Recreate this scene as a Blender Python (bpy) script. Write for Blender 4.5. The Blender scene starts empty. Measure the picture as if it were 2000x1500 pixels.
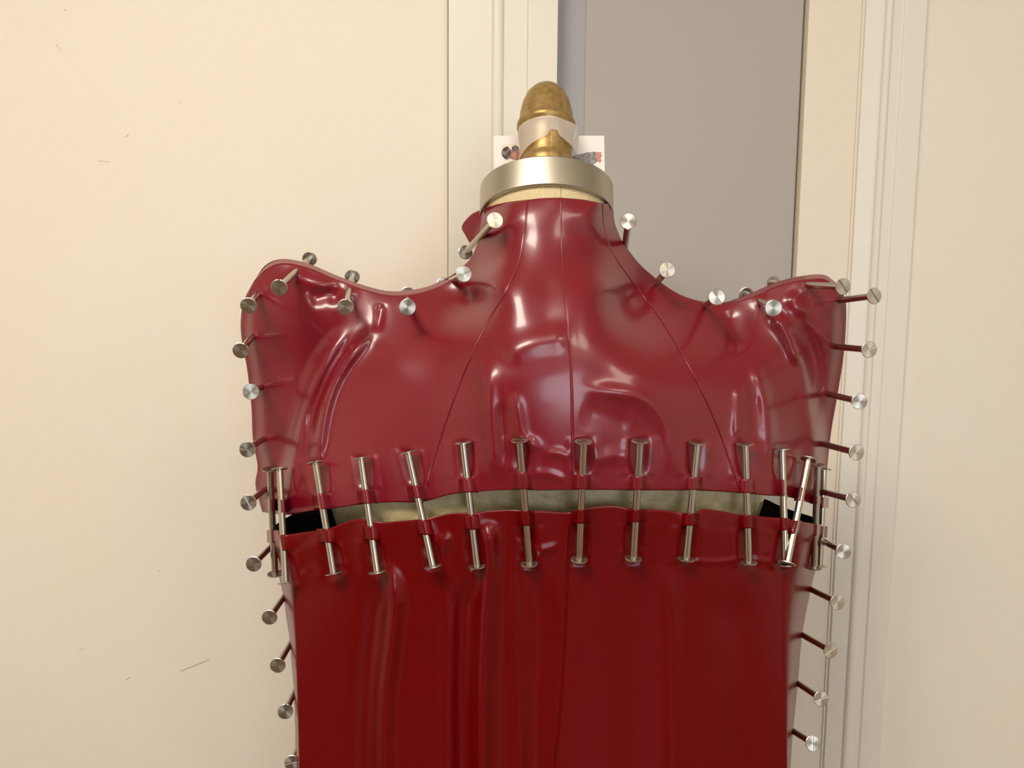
import bpy, bmesh, math, random
import numpy as np
from mathutils import Vector, Matrix

random.seed(7); np.random.seed(7)
scene = bpy.context.scene
C = scene.collection

# ------------------------------------------------------------------ camera
F = 1500.0                                   # focal length in pixels of a 2000 x 1500 frame
CAM = np.array([0.0, 0.0, 1.45])
_d = np.array([(870 - 1000) / F, (14700 - 750) / F, 1.0]); _d /= np.linalg.norm(_d)   # world down in camera space
_Zc = -_d
_Yc = np.array([0, 0, 1.0]) - _d * _d[2]; _Yc /= np.linalg.norm(_Yc)
_Xc = np.cross(_Yc, _Zc)
RW = np.stack([_Xc, _Yc, _Zc])               # camera space (x right, y down, z forward) -> world
def P(px, py, Y):
    px = np.asarray(px, float); py = np.asarray(py, float); Y = np.asarray(Y, float)
    c = np.stack(np.broadcast_arrays((px - 1000) / F, (py - 750) / F, np.ones_like(px)), -1)
    w = c @ RW.T
    return CAM + w * (Y / w[..., 1])[..., None]
cam_data = bpy.data.cameras.new('camera'); cam = bpy.data.objects.new('camera', cam_data); C.objects.link(cam)
cam_data.sensor_width = 36.0; cam_data.lens = 36.0 * F / 2000.0; cam_data.clip_start = 0.01
_r, _dn, _f = RW[:, 0], RW[:, 1], RW[:, 2]
M = Matrix.Identity(4)
for i in range(3):
    M[i][0] = _r[i]; M[i][1] = -_dn[i]; M[i][2] = -_f[i]; M[i][3] = CAM[i]
cam.matrix_world = M
scene.camera = cam

# ------------------------------------------------------------------ light and exposure
vs = scene.view_settings
vs.view_transform = 'Standard'; vs.look = 'None'; vs.gamma = 1.0; vs.use_curve_mapping = False
vs.exposure = 0.0
world = bpy.data.worlds.new('world'); scene.world = world; world.use_nodes = True
world.node_tree.nodes['Background'].inputs[0].default_value = (0.9, 0.85, 0.75, 1)
world.node_tree.nodes['Background'].inputs[1].default_value = 0.05
def area(name, loc, target, sx, sy, power, col):
    l = bpy.data.lights.new(name, 'AREA'); l.shape = 'RECTANGLE'; l.size = sx; l.size_y = sy
    l.energy = power; l.color = col
    o = bpy.data.objects.new(name, l); C.objects.link(o); o.location = loc
    o.rotation_euler = (Vector(target) - Vector(loc)).to_track_quat('-Z', 'Y').to_euler()
    return o
area('ceiling_lamp_light', (-0.62, -0.52, 2.66), (-0.62, -0.5, 0), 0.7, 0.7, 42, (1.0, 0.91, 0.80))
area('ceiling_lamp_light_far', (0.95, -0.9, 2.66), (0.95, -0.8, 0), 0.6, 0.6, 9, (1.0, 0.90, 0.76))
area('window_light', (0.9, -2.95, 1.6), (0.9, 0, 1.6), 1.3, 1.3, 36, (0.84, 0.92, 1.0))

# ------------------------------------------------------------------ materials
def mat(name, base, rough=0.5, metal=0.0, spec=0.5):
    m = bpy.data.materials.new(name); m.use_nodes = True
    b = m.node_tree.nodes['Principled BSDF']
    b.inputs['Base Color'].default_value = (*base, 1); b.inputs['Roughness'].default_value = rough
    b.inputs['Metallic'].default_value = metal; b.inputs['Specular IOR Level'].default_value = spec
    return m
def nodes(m): return m.node_tree.nodes, m.node_tree.links, m.node_tree.nodes['Principled BSDF']
def noise_bump(m, scale, strength, dist=0.001, detail=4):
    n, l, b = nodes(m)
    tc = n.new('ShaderNodeTexCoord'); nz = n.new('ShaderNodeTexNoise'); bp = n.new('ShaderNodeBump')
    nz.inputs['Scale'].default_value = scale; nz.inputs['Detail'].default_value = detail
    bp.inputs['Strength'].default_value = strength; bp.inputs['Distance'].default_value = dist
    l.new(tc.outputs['Object'], nz.inputs['Vector']); l.new(nz.outputs['Fac'], bp.inputs['Height'])
    l.new(bp.outputs['Normal'], b.inputs['Normal'])
def noise_color(m, c1, c2, scale, detail=3, lo=0.35, hi=0.65, target='Base Color'):
    n, l, b = nodes(m)
    tc = n.new('ShaderNodeTexCoord'); nz = n.new('ShaderNodeTexNoise'); cr = n.new('ShaderNodeValToRGB')
    nz.inputs['Scale'].default_value = scale; nz.inputs['Detail'].default_value = detail
    cr.color_ramp.elements[0].position = lo; cr.color_ramp.elements[1].position = hi
    cr.color_ramp.elements[0].color = (*c1, 1); cr.color_ramp.elements[1].color = (*c2, 1)
    l.new(tc.outputs['Object'], nz.inputs['Vector']); l.new(nz.outputs['Fac'], cr.inputs['Fac'])
    l.new(cr.outputs['Color'], b.inputs[target])
def g(v): return (v, v, v)
WALLC = (0.80, 0.715, 0.565)
m_wall = mat('wall_paint', WALLC, 0.55); noise_color(m_wall, (0.80, 0.735, 0.625), (0.81, 0.75, 0.65), 5); noise_bump(m_wall, 420, 0.35, 0.0008, 5)
m_trim = mat('trim_gloss_paint', (0.77, 0.735, 0.645), 0.38); noise_bump(m_trim, 220, 0.18, 0.0006)
m_jamb = mat('jamb_paint', (0.78, 0.71, 0.59), 0.5); noise_bump(m_jamb, 380, 0.3, 0.0008)
m_grey = mat('grey_door_paint', (0.40, 0.37, 0.335), 0.5); noise_bump(m_grey, 200, 0.06)
m_grey2 = mat('blue_grey_paint', (0.35, 0.345, 0.35), 0.5)
m_gap_shade = mat('gap_shade', (0.22, 0.17, 0.12), 0.8)  # brown that stands in for shade in narrow gaps
m_far = mat('unseen_dark_wall', (0.16, 0.12, 0.09), 0.7); noise_bump(m_far, 200, 0.1)  # unseen wall, coloured dark to cut its reflection in the latex
m_scratch = mat('scratch', (0.55, 0.46, 0.34), 0.8)
m_floor = mat('floor_boards', (0.20, 0.12, 0.07), 0.4); noise_color(m_floor, (0.17, 0.10, 0.06), (0.24, 0.15, 0.09), 4)
m_ceil = mat('ceiling_paint', (0.80, 0.76, 0.68), 0.8); noise_bump(m_ceil, 200, 0.1)
m_latex = mat('burgundy_latex', (0.168, 0.002, 0.010), 0.33, 0.0, 0.5)
m_latex.node_tree.nodes['Principled BSDF'].inputs['Coat Weight'].default_value = 0.35; m_latex.node_tree.nodes['Principled BSDF'].inputs['Coat Roughness'].default_value = 0.13
noise_bump(m_latex, 260, 0.05, 0.0006, 3)
m_latex_shaded = mat('burgundy_latex_shaded', (0.125, 0.0, 0.0012), 0.27, 0.0, 0.3)  # same burgundy latex, base colour darkened for the shade lower down
noise_bump(m_latex_shaded, 240, 0.05, 0.0006, 2)
m_inside = mat('black_latex_inside', (0.012, 0.004, 0.005), 0.4)
m_steel = mat('brushed_steel', (0.52, 0.475, 0.40), 0.27, 1.0)
m_head = mat('turned_steel_head', (0.52, 0.48, 0.41), 0.3, 1.0)
n, l, b = nodes(m_head); tg = n.new('ShaderNodeTangent'); tg.direction_type = 'RADIAL'; tg.axis = 'Z'
l.new(tg.outputs[0], b.inputs['Tangent']); b.inputs['Anisotropic'].default_value = 0.75
m_ring = mat('brushed_ring_steel', (0.47, 0.43, 0.35), 0.33, 1.0)
n, l, b = nodes(m_ring); tg = n.new('ShaderNodeTangent'); tg.direction_type = 'RADIAL'; tg.axis = 'Z'
l.new(tg.outputs[0], b.inputs['Tangent']); b.inputs['Anisotropic'].default_value = 0.6
m_gold = mat('gold_paint', (0.34, 0.22, 0.07), 0.40, 0.55); noise_bump(m_gold, 500, 0.35, 0.0006); noise_color(m_gold, (0.29, 0.185, 0.06), (0.40, 0.265, 0.095), 160, 5)
m_linen = mat('cream_linen', (0.66, 0.53, 0.30), 0.85); noise_color(m_linen, (0.60, 0.475, 0.26), (0.72, 0.59, 0.35), 700, 2); noise_bump(m_linen, 900, 0.3, 0.0005)
m_film = mat('linen_under_clear_film', (0.50, 0.42, 0.22), 0.45)
n, l, b = nodes(m_film); b.inputs['Coat Weight'].default_value = 0.8; b.inputs['Coat Roughness'].default_value = 0.08
noise_color(m_film, (0.42, 0.345, 0.17), (0.57, 0.48, 0.27), 60, 6); noise_bump(m_film, 130, 0.55, 0.003, 6)
m_thread = mat('seam_thread', (0.36, 0.28, 0.16), 0.9)
m_card = mat('white_card', (0.86, 0.80, 0.74), 0.5)
m_pr1 = mat('print_dark_hair', (0.09, 0.055, 0.05), 0.5); noise_color(m_pr1, (0.03, 0.02, 0.02), (0.26, 0.19, 0.17), 260, 4)
m_pr2 = mat('print_skin', (0.50, 0.20, 0.13), 0.5); noise_color(m_pr2, (0.28, 0.09, 0.07), (0.58, 0.27, 0.18), 200, 4)
m_pr3 = mat('print_grey_cloth', (0.25, 0.235, 0.225), 0.5); noise_color(m_pr3, (0.15, 0.14, 0.135), (0.36, 0.33, 0.31), 320, 5)
m_pr4 = mat('print_pink', (0.62, 0.22, 0.18), 0.5)
m_pr5 = mat('print_cream', (0.80, 0.72, 0.58), 0.5)
m_tape = bpy.data.materials.new('frosted_tape'); m_tape.use_nodes = True
n, l = m_tape.node_tree.nodes, m_tape.node_tree.links; b = n['Principled BSDF']
b.inputs['Base Color'].default_value = (0.84, 0.77, 0.70, 1); b.inputs['Roughness'].default_value = 0.4
mx = n.new('ShaderNodeMixShader'); tr = n.new('ShaderNodeBsdfTransparent'); mx.inputs[0].default_value = 0.42
l.new(tr.outputs[0], mx.inputs[1]); l.new(b.outputs[0], mx.inputs[2]); l.new(mx.outputs[0], n['Material Output'].inputs[0])
m_lamp = bpy.data.materials.new('lamp_glass'); m_lamp.use_nodes = True
_b = m_lamp.node_tree.nodes['Principled BSDF']; _b.inputs['Base Color'].default_value = (0.9, 0.88, 0.8, 1)
_b.inputs['Emission Color'].default_value = (1.0, 0.85, 0.62, 1); _b.inputs['Emission Strength'].default_value = 3.0

# ------------------------------------------------------------------ helpers
def mesh_obj(name, verts, faces, m, parent=None, smooth=True):
    me = bpy.data.meshes.new(name); me.from_pydata([tuple(map(float, v)) for v in verts], [], [tuple(map(int, f)) for f in faces])
    me.validate(); me.update()
    if smooth: me.polygons.foreach_set('use_smooth', [True] * len(me.polygons))
    o = bpy.data.objects.new(name, me); C.objects.link(o)
    for mm in (m if isinstance(m, (list, tuple)) else [m]): me.materials.append(mm)
    if parent: o.parent = parent
    return o
def tag(o, label=None, cat=None, group=None, kind=None):
    if label: o['label'] = label
    if cat: o['category'] = cat
    if group: o['group'] = group
    if kind: o['kind'] = kind
    return o
def empty(name, loc=(0, 0, 0)):
    o = bpy.data.objects.new(name, None); C.objects.link(o); o.location = loc; o.empty_display_size = 0.05
    return o
def keep_parent(o, p):
    o.parent = p; o.matrix_parent_inverse = Matrix.Translation(p.location).inverted()
def boxes(name, lst, m, parent=None, bevel=0.0):
    V = []; Fc = []
    for (x0, x1, y0, y1, z0, z1) in lst:
        k = len(V)
        V += [(x, y, z) for x in (x0, x1) for y in (y0, y1) for z in (z0, z1)]
        Fc += [(k, k + 1, k + 3, k + 2), (k + 4, k + 6, k + 7, k + 5), (k, k + 4, k + 5, k + 1), (k + 2, k + 3, k + 7, k + 6), (k, k + 2, k + 6, k + 4), (k + 1, k + 5, k + 7, k + 3)]
    o = mesh_obj(name, V, Fc, m, parent, smooth=False)
    if bevel:
        bv = o.modifiers.new('bevel', 'BEVEL'); bv.width = bevel; bv.segments = 2
    return o
def grid_faces(nr, nc, off=0, flip=False):
    f = []
    for i in range(nr - 1):
        for j in range(nc - 1):
            a = off + i * nc + j
            q = (a, a + 1, a + nc + 1, a + nc)
            f.append(q[::-1] if flip else q)
    return f
def solidify(o, t, mat_off=0):
    s = o.modifiers.new('thickness', 'SOLIDIFY'); s.thickness = t; s.offset = -1; s.material_offset = mat_off; s.use_even_offset = False
def catmull(pts, n):
    """smooth curve through pts, resampled to n points by arc length"""
    p = np.array(pts, float)
    p2 = np.vstack([2 * p[0] - p[1], p, 2 * p[-1] - p[-2]])
    out = []
    for i in range(1, len(p2) - 2):
        t = np.linspace(0, 1, 24, endpoint=False)[:, None]
        a, b_, c, d = p2[i - 1], p2[i], p2[i + 1], p2[i + 2]
        out.append(0.5 * ((2 * b_) + (-a + c) * t + (2 * a - 5 * b_ + 4 * c - d) * t ** 2 + (-a + 3 * b_ - 3 * c + d) * t ** 3))
    out.append(p[-1:]); q = np.vstack(out)
    s = np.concatenate([[0], np.cumsum(np.hypot(*np.diff(q[:, :2], axis=0).T))])
    u = np.linspace(0, s[-1], n)
    return np.stack([np.interp(u, s, q[:, k]) for k in range(q.shape[1])], 1)
def coons(top, bottom, left, right):
    nu, nv = len(top), len(left)
    u = np.linspace(0, 1, nu)[None, :, None]; v = np.linspace(0, 1, nv)[:, None, None]
    return ((1 - v) * top[None] + v * bottom[None] + (1 - u) * left[:, None] + u * right[:, None]
            - ((1 - u) * (1 - v) * top[0] + u * (1 - v) * top[-1] + (1 - u) * v * bottom[0] + u * v * bottom[-1]))
def winslow(gr, it=500):
    """smooth the interior of a grid so that its cells never fold over"""
    q = gr.copy()
    for _ in range(it):
        xu = (q[1:-1, 2:] - q[1:-1, :-2]) / 2; xv = (q[2:, 1:-1] - q[:-2, 1:-1]) / 2
        al = (xv ** 2).sum(-1, keepdims=True); ga = (xu ** 2).sum(-1, keepdims=True); be = (xu * xv).sum(-1, keepdims=True)
        cr = (q[2:, 2:] - q[2:, :-2] - q[:-2, 2:] + q[:-2, :-2]) / 4
        q[1:-1, 1:-1] = (al * (q[1:-1, 2:] + q[1:-1, :-2]) + ga * (q[2:, 1:-1] + q[:-2, 1:-1]) - 2 * be * cr) / (2 * (al + ga) + 1e-9)
    return q
class TPS:
    def __init__(s, pts, lam=1e-6):
        p = np.array(pts, float); s.p = p[:, :2] / 500.0; n_ = len(p)
        K = s.k(s.p, s.p) + lam * np.eye(n_)
        A = np.zeros((n_ + 3, n_ + 3)); A[:n_, :n_] = K; A[:n_, n_] = 1; A[:n_, n_ + 1:] = s.p; A[n_:, :n_] = A[:n_, n_:].T
        s.w = np.linalg.solve(A, np.concatenate([p[:, 2], np.zeros(3)]))
    @staticmethod
    def k(a, b_):
        r2 = ((a[:, None] - b_[None]) ** 2).sum(-1)
        return r2 * np.log(r2 + 1e-12)
    def __call__(s, px, py):
        q = np.stack([np.ravel(px), np.ravel(py)], 1) / 500.0
        o = s.k(q, s.p) @ s.w[:-3] + s.w[-3] + q @ s.w[-2:]
        return o.reshape(np.shape(px))
def seg_dist(px, py, poly):
    """distance to a polyline and the parameter 0..1 along it, signed by side"""
    poly = np.array(poly, float)
    L = np.concatenate([[0], np.cumsum(np.hypot(*np.diff(poly[:, :2], axis=0).T))])
    best = np.full(np.shape(px), 1e9); par = np.zeros(np.shape(px)); sgn = np.ones(np.shape(px))
    for i in range(len(poly) - 1):
        a, b_ = poly[i, :2], poly[i + 1, :2]; d = b_ - a; l2 = (d ** 2).sum()
        t = np.clip(((px - a[0]) * d[0] + (py - a[1]) * d[1]) / l2, 0, 1)
        qx = px - a[0] - t * d[0]; qy = py - a[1] - t * d[1]; r = np.hypot(qx, qy)
        m_ = r < best
        best = np.where(m_, r, best); par = np.where(m_, (L[i] + t * math.sqrt(l2)) / L[-1], par)
        sgn = np.where(m_, np.sign(d[0] * qy - d[1] * qx), sgn)
    return best, par, sgn
def ridge(px, py, poly, amp, width, taper=0.25):
    """rounded fold along a polyline; positive amp comes towards the viewer side of the cloth"""
    poly = catmull(poly, 14); w = 2.6 * width
    out = np.zeros(np.shape(px))
    mk = (px > poly[:, 0].min() - w) & (px < poly[:, 0].max() + w) & (py > poly[:, 1].min() - w) & (py < poly[:, 1].max() + w)
    if not mk.any(): return out
    d, t, s = seg_dist(px[mk], py[mk], poly)
    env = np.clip(t / taper, 0, 1) * np.clip((1 - t) / taper, 0, 1); env = env * env * (3 - 2 * env)
    out[mk] = -amp * env * np.exp(-(d / width) ** 2)
    return out
def smooth(t):
    t = np.clip(t, 0, 1); return t * t * (3 - 2 * t)

# ------------------------------------------------------------------ the room
YW = 1.10; YD = 1.116; YB = 1.103
def X(px, Y, py=700): return float(P(px, py, Y)[0])
xc0, xc1 = X(875, YW, 200), X(1088, YW, 200)            # casing beside the wide wall
xd0 = X(1664, YW, 400); xo = X(1562, YB, 400)           # casing beyond the opening
HOPEN = 2.2
wall = boxes('wall_back', [(-2.2, xc1 - 0.03, YW, YW + 0.2, 0, 2.75), (xd0 + 0.0, 2.2, YW, YD + 0.08, 0, 2.75), (xc1 - 0.03, xd0 + 0.0, YW, YW + 0.2, HOPEN, 2.75)], m_wall)
tag(wall, kind='structure')
# scratches and specks in the paint
for k, pts in enumerate([[(102, 72), (110, 88), (118, 97), (129, 111)], [(352, 1311), (385, 1298), (409, 1288)], [(246, 1328), (255, 1322)], [(155, 1271), (163, 1266)], [(190, 314), (214, 316)], [(245, 268), (251, 262)]]):
    V = []; Fc = []
    for i, p in enumerate(pts):
        w = 0.5 if i in (0, len(pts) - 1) else 1.0
        for dx, dy in ((-.4, -w), (.4, w)): V.append(P(p[0] + dx, p[1] + dy, YW - 0.0004))
        if i: Fc.append((2 * i - 2, 2 * i - 1, 2 * i + 1, 2 * i))
    tag(mesh_obj('scratch', V, Fc, m_scratch, wall), kind='structure')
for (px, py, r) in [(127, 19, 1.6), (351, 200, 1.2), (312, 1115, 1.5), (92, 51, 1.0), (1811, 125, 1.2)]:
    a = np.linspace(0, 2 * np.pi, 9)[:-1]
    mesh_obj('paint_speck', [P(px + r * math.cos(t), py + r * math.sin(t), YW - 0.0004) for t in a], [tuple(range(8))], m_scratch, wall)

def extrude_profile(name, prof, z0, z1, m):
    """vertical moulding: prof is an open list of (x, y) seen from above"""
    V = [(x, y, z) for z in (z0, z1) for (x, y) in prof]; k = len(prof)
    Fc = [(i, i + 1, k + i + 1, k + i) for i in range(k - 1)] + [(k - 1, 0, k, 2 * k - 1), tuple(range(k))[::-1], tuple(range(k, 2 * k))]
    o = mesh_obj(name, V, Fc, m, smooth=False)
    bv = o.modifiers.new('bevel', 'BEVEL'); bv.width = 0.0015; bv.segments = 3; bv.limit_method = 'ANGLE'
    return o
def bead(x0, x1, y, h, k=9, s=1):
    return [(x0 + (x1 - x0) * (1 - math.cos(math.pi * i / k)) / 2, y - h * math.sin(math.pi * i / k)) for i in range(k + 1)]
# near casing: outer fascia, groove at the wall, bead, inner fascia
a0 = xc0 + 0.002; a1 = X(957, YW - .02); a2 = X(979, YW - .02); a3 = X(1025, YW - .02); a4 = X(1088, YW - .03, 200)
prof = [(a0, YW + 0.02), (a0, YW - 0.018), (a1 - .004, YW - 0.018)] + bead(a1, a2, YW - 0.018, 0.006) + \
       [(a2 + .001, YW - 0.018), (a3 - .002, YW - 0.018), (a3, YW - 0.022), (a4, YW - 0.022), (a4, YW + 0.02)]
tag(extrude_profile('trim_1', prof, 0, HOPEN + .1, m_trim), kind='structure')
tag(boxes('groove_shade', [(xc0 - 0.0004, xc0 + 0.003, YW - 0.002, YW + 0.001, 0, HOPEN + .1)], m_gap_shade), kind='structure')  # dark strip painting the shade of the groove at the wall
# far casing
b0 = X(1676, YW - .008, 400); b1 = X(1706, YW - .008, 400); b2 = X(1722, YW - .008, 400); b3 = X(1744, YW - .008, 400); b4 = X(1787, YW - .010, 400)
b0 = xd0 + 0.003
prof = [(b0, YW + 0.02), (b0, YW - 0.004), (b1 - .003, YW - 0.008)] + bead(b1, b2, YW - 0.008, 0.006) + \
       [(b2 + .001, YW - 0.0085), (b3 - .002, YW - 0.008), (b3, YW - 0.0105), (b4, YW - 0.010), (b4, YW + 0.02)]
tag(extrude_profile('trim_3', prof, 0, HOPEN + .1, m_trim), kind='structure')
# jamb lining of the opening, head casing, and the grey door at the back of the recess
tag(boxes('trim_4', [(xo, xd0 + 0.004, YB, YD + 0.04, 0, HOPEN)], m_jamb, bevel=0.0015), kind='structure')
tag(boxes('trim_5', [(a4, b0, YW - 0.02, YD + .02, HOPEN, HOPEN + 0.1)], m_trim), kind='structure')
tag(boxes('trim_6', [(a4 - 0.02, a4 - 0.004, YW, YD + .06, 0, HOPEN)], m_grey2), kind='structure')
xs = X(1141, YD, 200)
door = boxes('door_1', [(xs, xo - 0.002, YD, YD + 0.04, 0.01, HOPEN)], m_grey, bevel=0.002); tag(door, kind='structure')
tag(boxes('trim_7', [(a4 - 0.03, xs + 0.003, YD + 0.002, YD + 0.05, 0, HOPEN)], m_grey2, bevel=0.002), kind='structure')
tag(boxes('door_gap_shade', [(xo - 0.004, xo + 0.003, YD + 0.012, YD + 0.05, 0, HOPEN)], m_gap_shade), kind='structure')  # dark strip painting the shadow in the gap beside the door
tag(boxes('floor', [(-2.2, 2.2, -3.0, YD + .06, -0.05, 0)], m_floor), kind='structure')
tag(boxes('ceiling', [(-2.2, 2.2, -3.0, YD + .06, 2.75, 2.8)], m_ceil), kind='structure')
tag(boxes('wall_left', [(-2.25, -2.2, -3.0, YW, 0, 2.75)], m_wall), kind='structure')
tag(boxes('wall_right', [(2.2, 2.25, -3.0, YD, 0, 2.75)], m_wall), kind='structure')
wx, wz = 0.9, 1.6                                        # window in the wall behind the viewer
tag(boxes('wall_front', [(-2.2, wx - .7, -3.05, -3, 0, 2.75), (wx + .7, 2.2, -3.05, -3, 0, 2.75), (wx - .7, wx + .7, -3.05, -3, 0, wz - .7), (wx - .7, wx + .7, -3.05, -3, wz + .7, 2.75)], m_far), kind='structure')
tag(boxes('window_1', [(wx - .7, wx + .7, -3.04, -3.0, wz - .7, wz - .65), (wx - .7, wx + .7, -3.04, -3.0, wz + .65, wz + .7), (wx - .7, wx - .65, -3.04, -3.0, wz - .65, wz + .65), (wx + .65, wx + .7, -3.04, -3.0, wz - .65, wz + .65), (wx - .02, wx + .02, -3.04, -3.0, wz - .65, wz + .65)], m_trim), kind='structure')

# ------------------------------------------------------------------ dress form
RCY = 371; TILT = math.radians(20.0)                                # the form leans away from the viewer
AX = np.array([0.0, math.sin(TILT), math.cos(TILT)])
form = empty('dress_form', (0.03, 0.80, 0.0))
tag(form, 'linen dress form with steel neck ring and gold finial, wearing the burgundy latex', 'dress form')
def lathe(name, origin, prof, m, parent, nseg=64, smooth_=True):
    """prof: (radius, height along the leaning axis)"""
    V = []; k = len(prof)
    for i in range(nseg):
        t = 2 * math.pi * i / nseg
        V += [(r * math.cos(t), r * math.sin(t), h) for (r, h) in prof]
    Fc = [(i * k + j, ((i + 1) % nseg) * k + j, ((i + 1) % nseg) * k + j + 1, i * k + j + 1) for i in range(nseg) for j in range(k - 1)]
    o = mesh_obj(name, V, Fc, m, None, smooth_)
    o.location = origin; o.rotation_euler = (-TILT, 0, 0)
    o.parent = parent
    if parent: o.matrix_parent_inverse = Matrix.Translation(parent.location).inverted()
    return o
RC = P(1067, RCY, 0.805)                                  # centre of the ring's upper rim
RR = 0.0680
ring = lathe('neck_ring', RC, [(0.0, -.001), (RR - .004, -.001), (RR - .001, -.0005), (RR, -.0018), (RR, -.0295), (RR - .0008, -.0305), (RR - .004, -.0305)], m_ring, form, 128)
es = ring.modifiers.new('split', 'EDGE_SPLIT'); es.split_angle = math.radians(25)
lathe('neck', RC, [(RR - .0035, -.024), (RR - .006, -.040), (RR - .012, -.06), (RR - .018, -.10), (0.001, -.10)], m_linen, form, 96)
fin_prof = [(0.0235, 0.0), (0.0235, .003), (.0215, .0055), (.0212, .008), (.0228, .014), (.0246, .022), (.0248, .026), (.0232, .0285), (.0230, .031), (.0245, .040), (.0258, .050), (.0262, .056), (.0256, .0575), (.0256, .059), (.0272, .0603), (.0281, .0625), (.0279, .0655), (.0262, .0672), (.0258, .069), (.0250, .078), (.0226, .088), (.0190, .0965), (.0130, .103), (.006, .1062), (0.0001, .1072)]
fin_prof = [(r * 1.10, h * 1.14) for r, h in fin_prof]
lathe('finial', RC, fin_prof, m_gold, form, 72)
# casting line down the finial and the centre seam of the neck cover
def ridge_line(name, prof, ang, w, lift, m):
    V = []
    for (r, h) in prof:
        for da, dl in ((-w, -.0004), (0, lift), (w, -.0004)):
            V.append(((r + dl) * math.cos(ang + da / max(r, .004)), (r + dl) * math.sin(ang + da / max(r, .004)), h))
    o = mesh_obj(name, V, grid_faces(len(prof), 3), m); o.location = RC; o.rotation_euler = (-TILT, 0, 0)
    o.parent = form; o.matrix_parent_inverse = Matrix.Translation(form.location).inverted()
ridge_line('casting_line', fin_prof[4:-3], -math.pi / 2 + .16, .0007, .0004, m_gold)
ridge_line('neck_seam', [(RR - .0035, -.024), (RR - .0048, -.034), (RR - .006, -.040), (RR - .012, -.06)], -math.pi / 2 + .17, .0005, .0003, m_thread)
# torso inside the garment, wrapped in clear film
def torso():
    V = []; Fc = []; rows = [(1.44, .05, .04, .83), (1.42, .09, .055, .825), (1.385, .14, .075, .815), (1.34, .20, .098, .80), (1.31, .226, .108, .797), (1.28, .231, .110, .795), (1.22, .218, .108, .795), (1.12, .175, .098, .795), (1.02, .155, .09, .795), (.92, .175, .10, .795), (.80, .20, .115, .795), (.72, .205, .12, .795)]
    ns = 96
    for (z, hx, hy, yc) in rows:
        for i in range(ns):
            t = 2 * math.pi * i / ns; c, s = math.cos(t), math.sin(t)
            V.append((0.035 + hx * math.copysign(abs(c) ** .72, c), yc + hy * math.copysign(abs(s) ** .72, s), z))
    for r in range(len(rows) - 1):
        for i in range(ns):
            Fc.append((r * ns + i, (r + 1) * ns + i, (r + 1) * ns + (i + 1) % ns, r * ns + (i + 1) % ns))
    Fc.append(tuple(range(ns))); Fc.append(tuple(range((len(rows) - 1) * ns, len(rows) * ns))[::-1])
    o = mesh_obj('torso', V, Fc, m_film); keep_parent(o, form)
    sb = o.modifiers.new('sub', 'SUBSURF'); sb.levels = 1; sb.render_levels = 1
    tag(o, 'torso covered in linen under clear crinkled film')
torso()
def rod(name, p0, p1, r, m, parent, nseg=20):
    p0, p1 = Vector(p0), Vector(p1); d = p1 - p0; q = d.to_track_quat('Z', 'Y'); V = []
    for z in (0, d.length):
        for i in range(nseg):
            t = 2 * math.pi * i / nseg; V.append(p0 + q @ Vector((r * math.cos(t), r * math.sin(t), z)))
    Fc = [(i, (i + 1) % nseg, nseg + (i + 1) % nseg, nseg + i) for i in range(nseg)] + [tuple(range(nseg))[::-1], tuple(range(nseg, 2 * nseg))]
    o = mesh_obj(name, V, Fc, m); keep_parent(o, parent); return o
rod('stand_pole', (0.035, .795, 0.03), (0.035, .795, .73), .016, m_steel, form)
rod('stand_base', (0.035, .795, 0.0), (0.035, .795, .03), .16, m_steel, form, 48)

# ------------------------------------------------------------------ latex garment: shapes
LEFT_U = [(497, 548, .766), (478, 585, .768), (471, 625, .77), (473, 665, .77), (483, 720, .772), (491, 790, .774), (494, 860, .776), (503, 910, .778), (499, 948, .78), (512, 1000, .782)]
TOP_L = [(497, 548, .766), (520, 525, .764), (552, 514, .762), (600, 522, .76), (660, 547, .76), (720, 568, .76), (770, 577, .763), (830, 569, .768), (880, 547, .773), (915, 510, .778), (932, 475, .768), (938, 440, .770), (946, 409, .778), (985, 396, .738), (1031, 390, .722)]
TOP_CL = [(1031, 390, .722), (1060, 387, .720), (1095, 386, .719)]
TOP_CR = [(1095, 386, .719), (1140, 390, .726), (1177, 397, .740)]
TOP_R = [(1177, 397, .740), (1195, 403, .778), (1202, 440, .770), (1222, 482, .768), (1262, 528, .778), (1330, 576, .772), (1400, 592, .768), (1460, 583, .764), (1520, 558, .762), (1572, 546, .762), (1610, 545, .764), (1632, 560, .766)]
RIGHT_U = [(1632, 560, .766), (1648, 585, .768), (1652, 620, .77), (1648, 690, .772), (1636, 770, .774), (1624, 840, .776), (1617, 900, .778), (1613, 950, .78), (1611, 992, .782)]
SEAM_L = [(1031, 390), (1026, 450), (1015, 510), (990, 565), (957, 620), (922, 690), (893, 760), (868, 830), (845, 905), (825, 983)]
SEAM_C = [(1095, 386), (1097, 470), (1101, 560), (1110, 650), (1116, 740), (1118, 840), (1118, 900), (1117, 958)]
SEAM_R = [(1177, 397), (1180, 440), (1196, 490), (1232, 545), (1285, 615), (1332, 690), (1372, 765), (1405, 840), (1428, 905), (1447, 963)]
HEM = [(512, 1000), (540, 1004), (570, 1005), (610, 998), (650, 993), (700, 986), (760, 981), (825, 980), (880, 966), (940, 960), (1000, 957), (1060, 958), (1117, 957), (1180, 957), (1240, 958), (1300, 958), (1360, 958), (1447, 963), (1500, 968), (1535, 970), (1570, 979), (1611, 992)]

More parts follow.
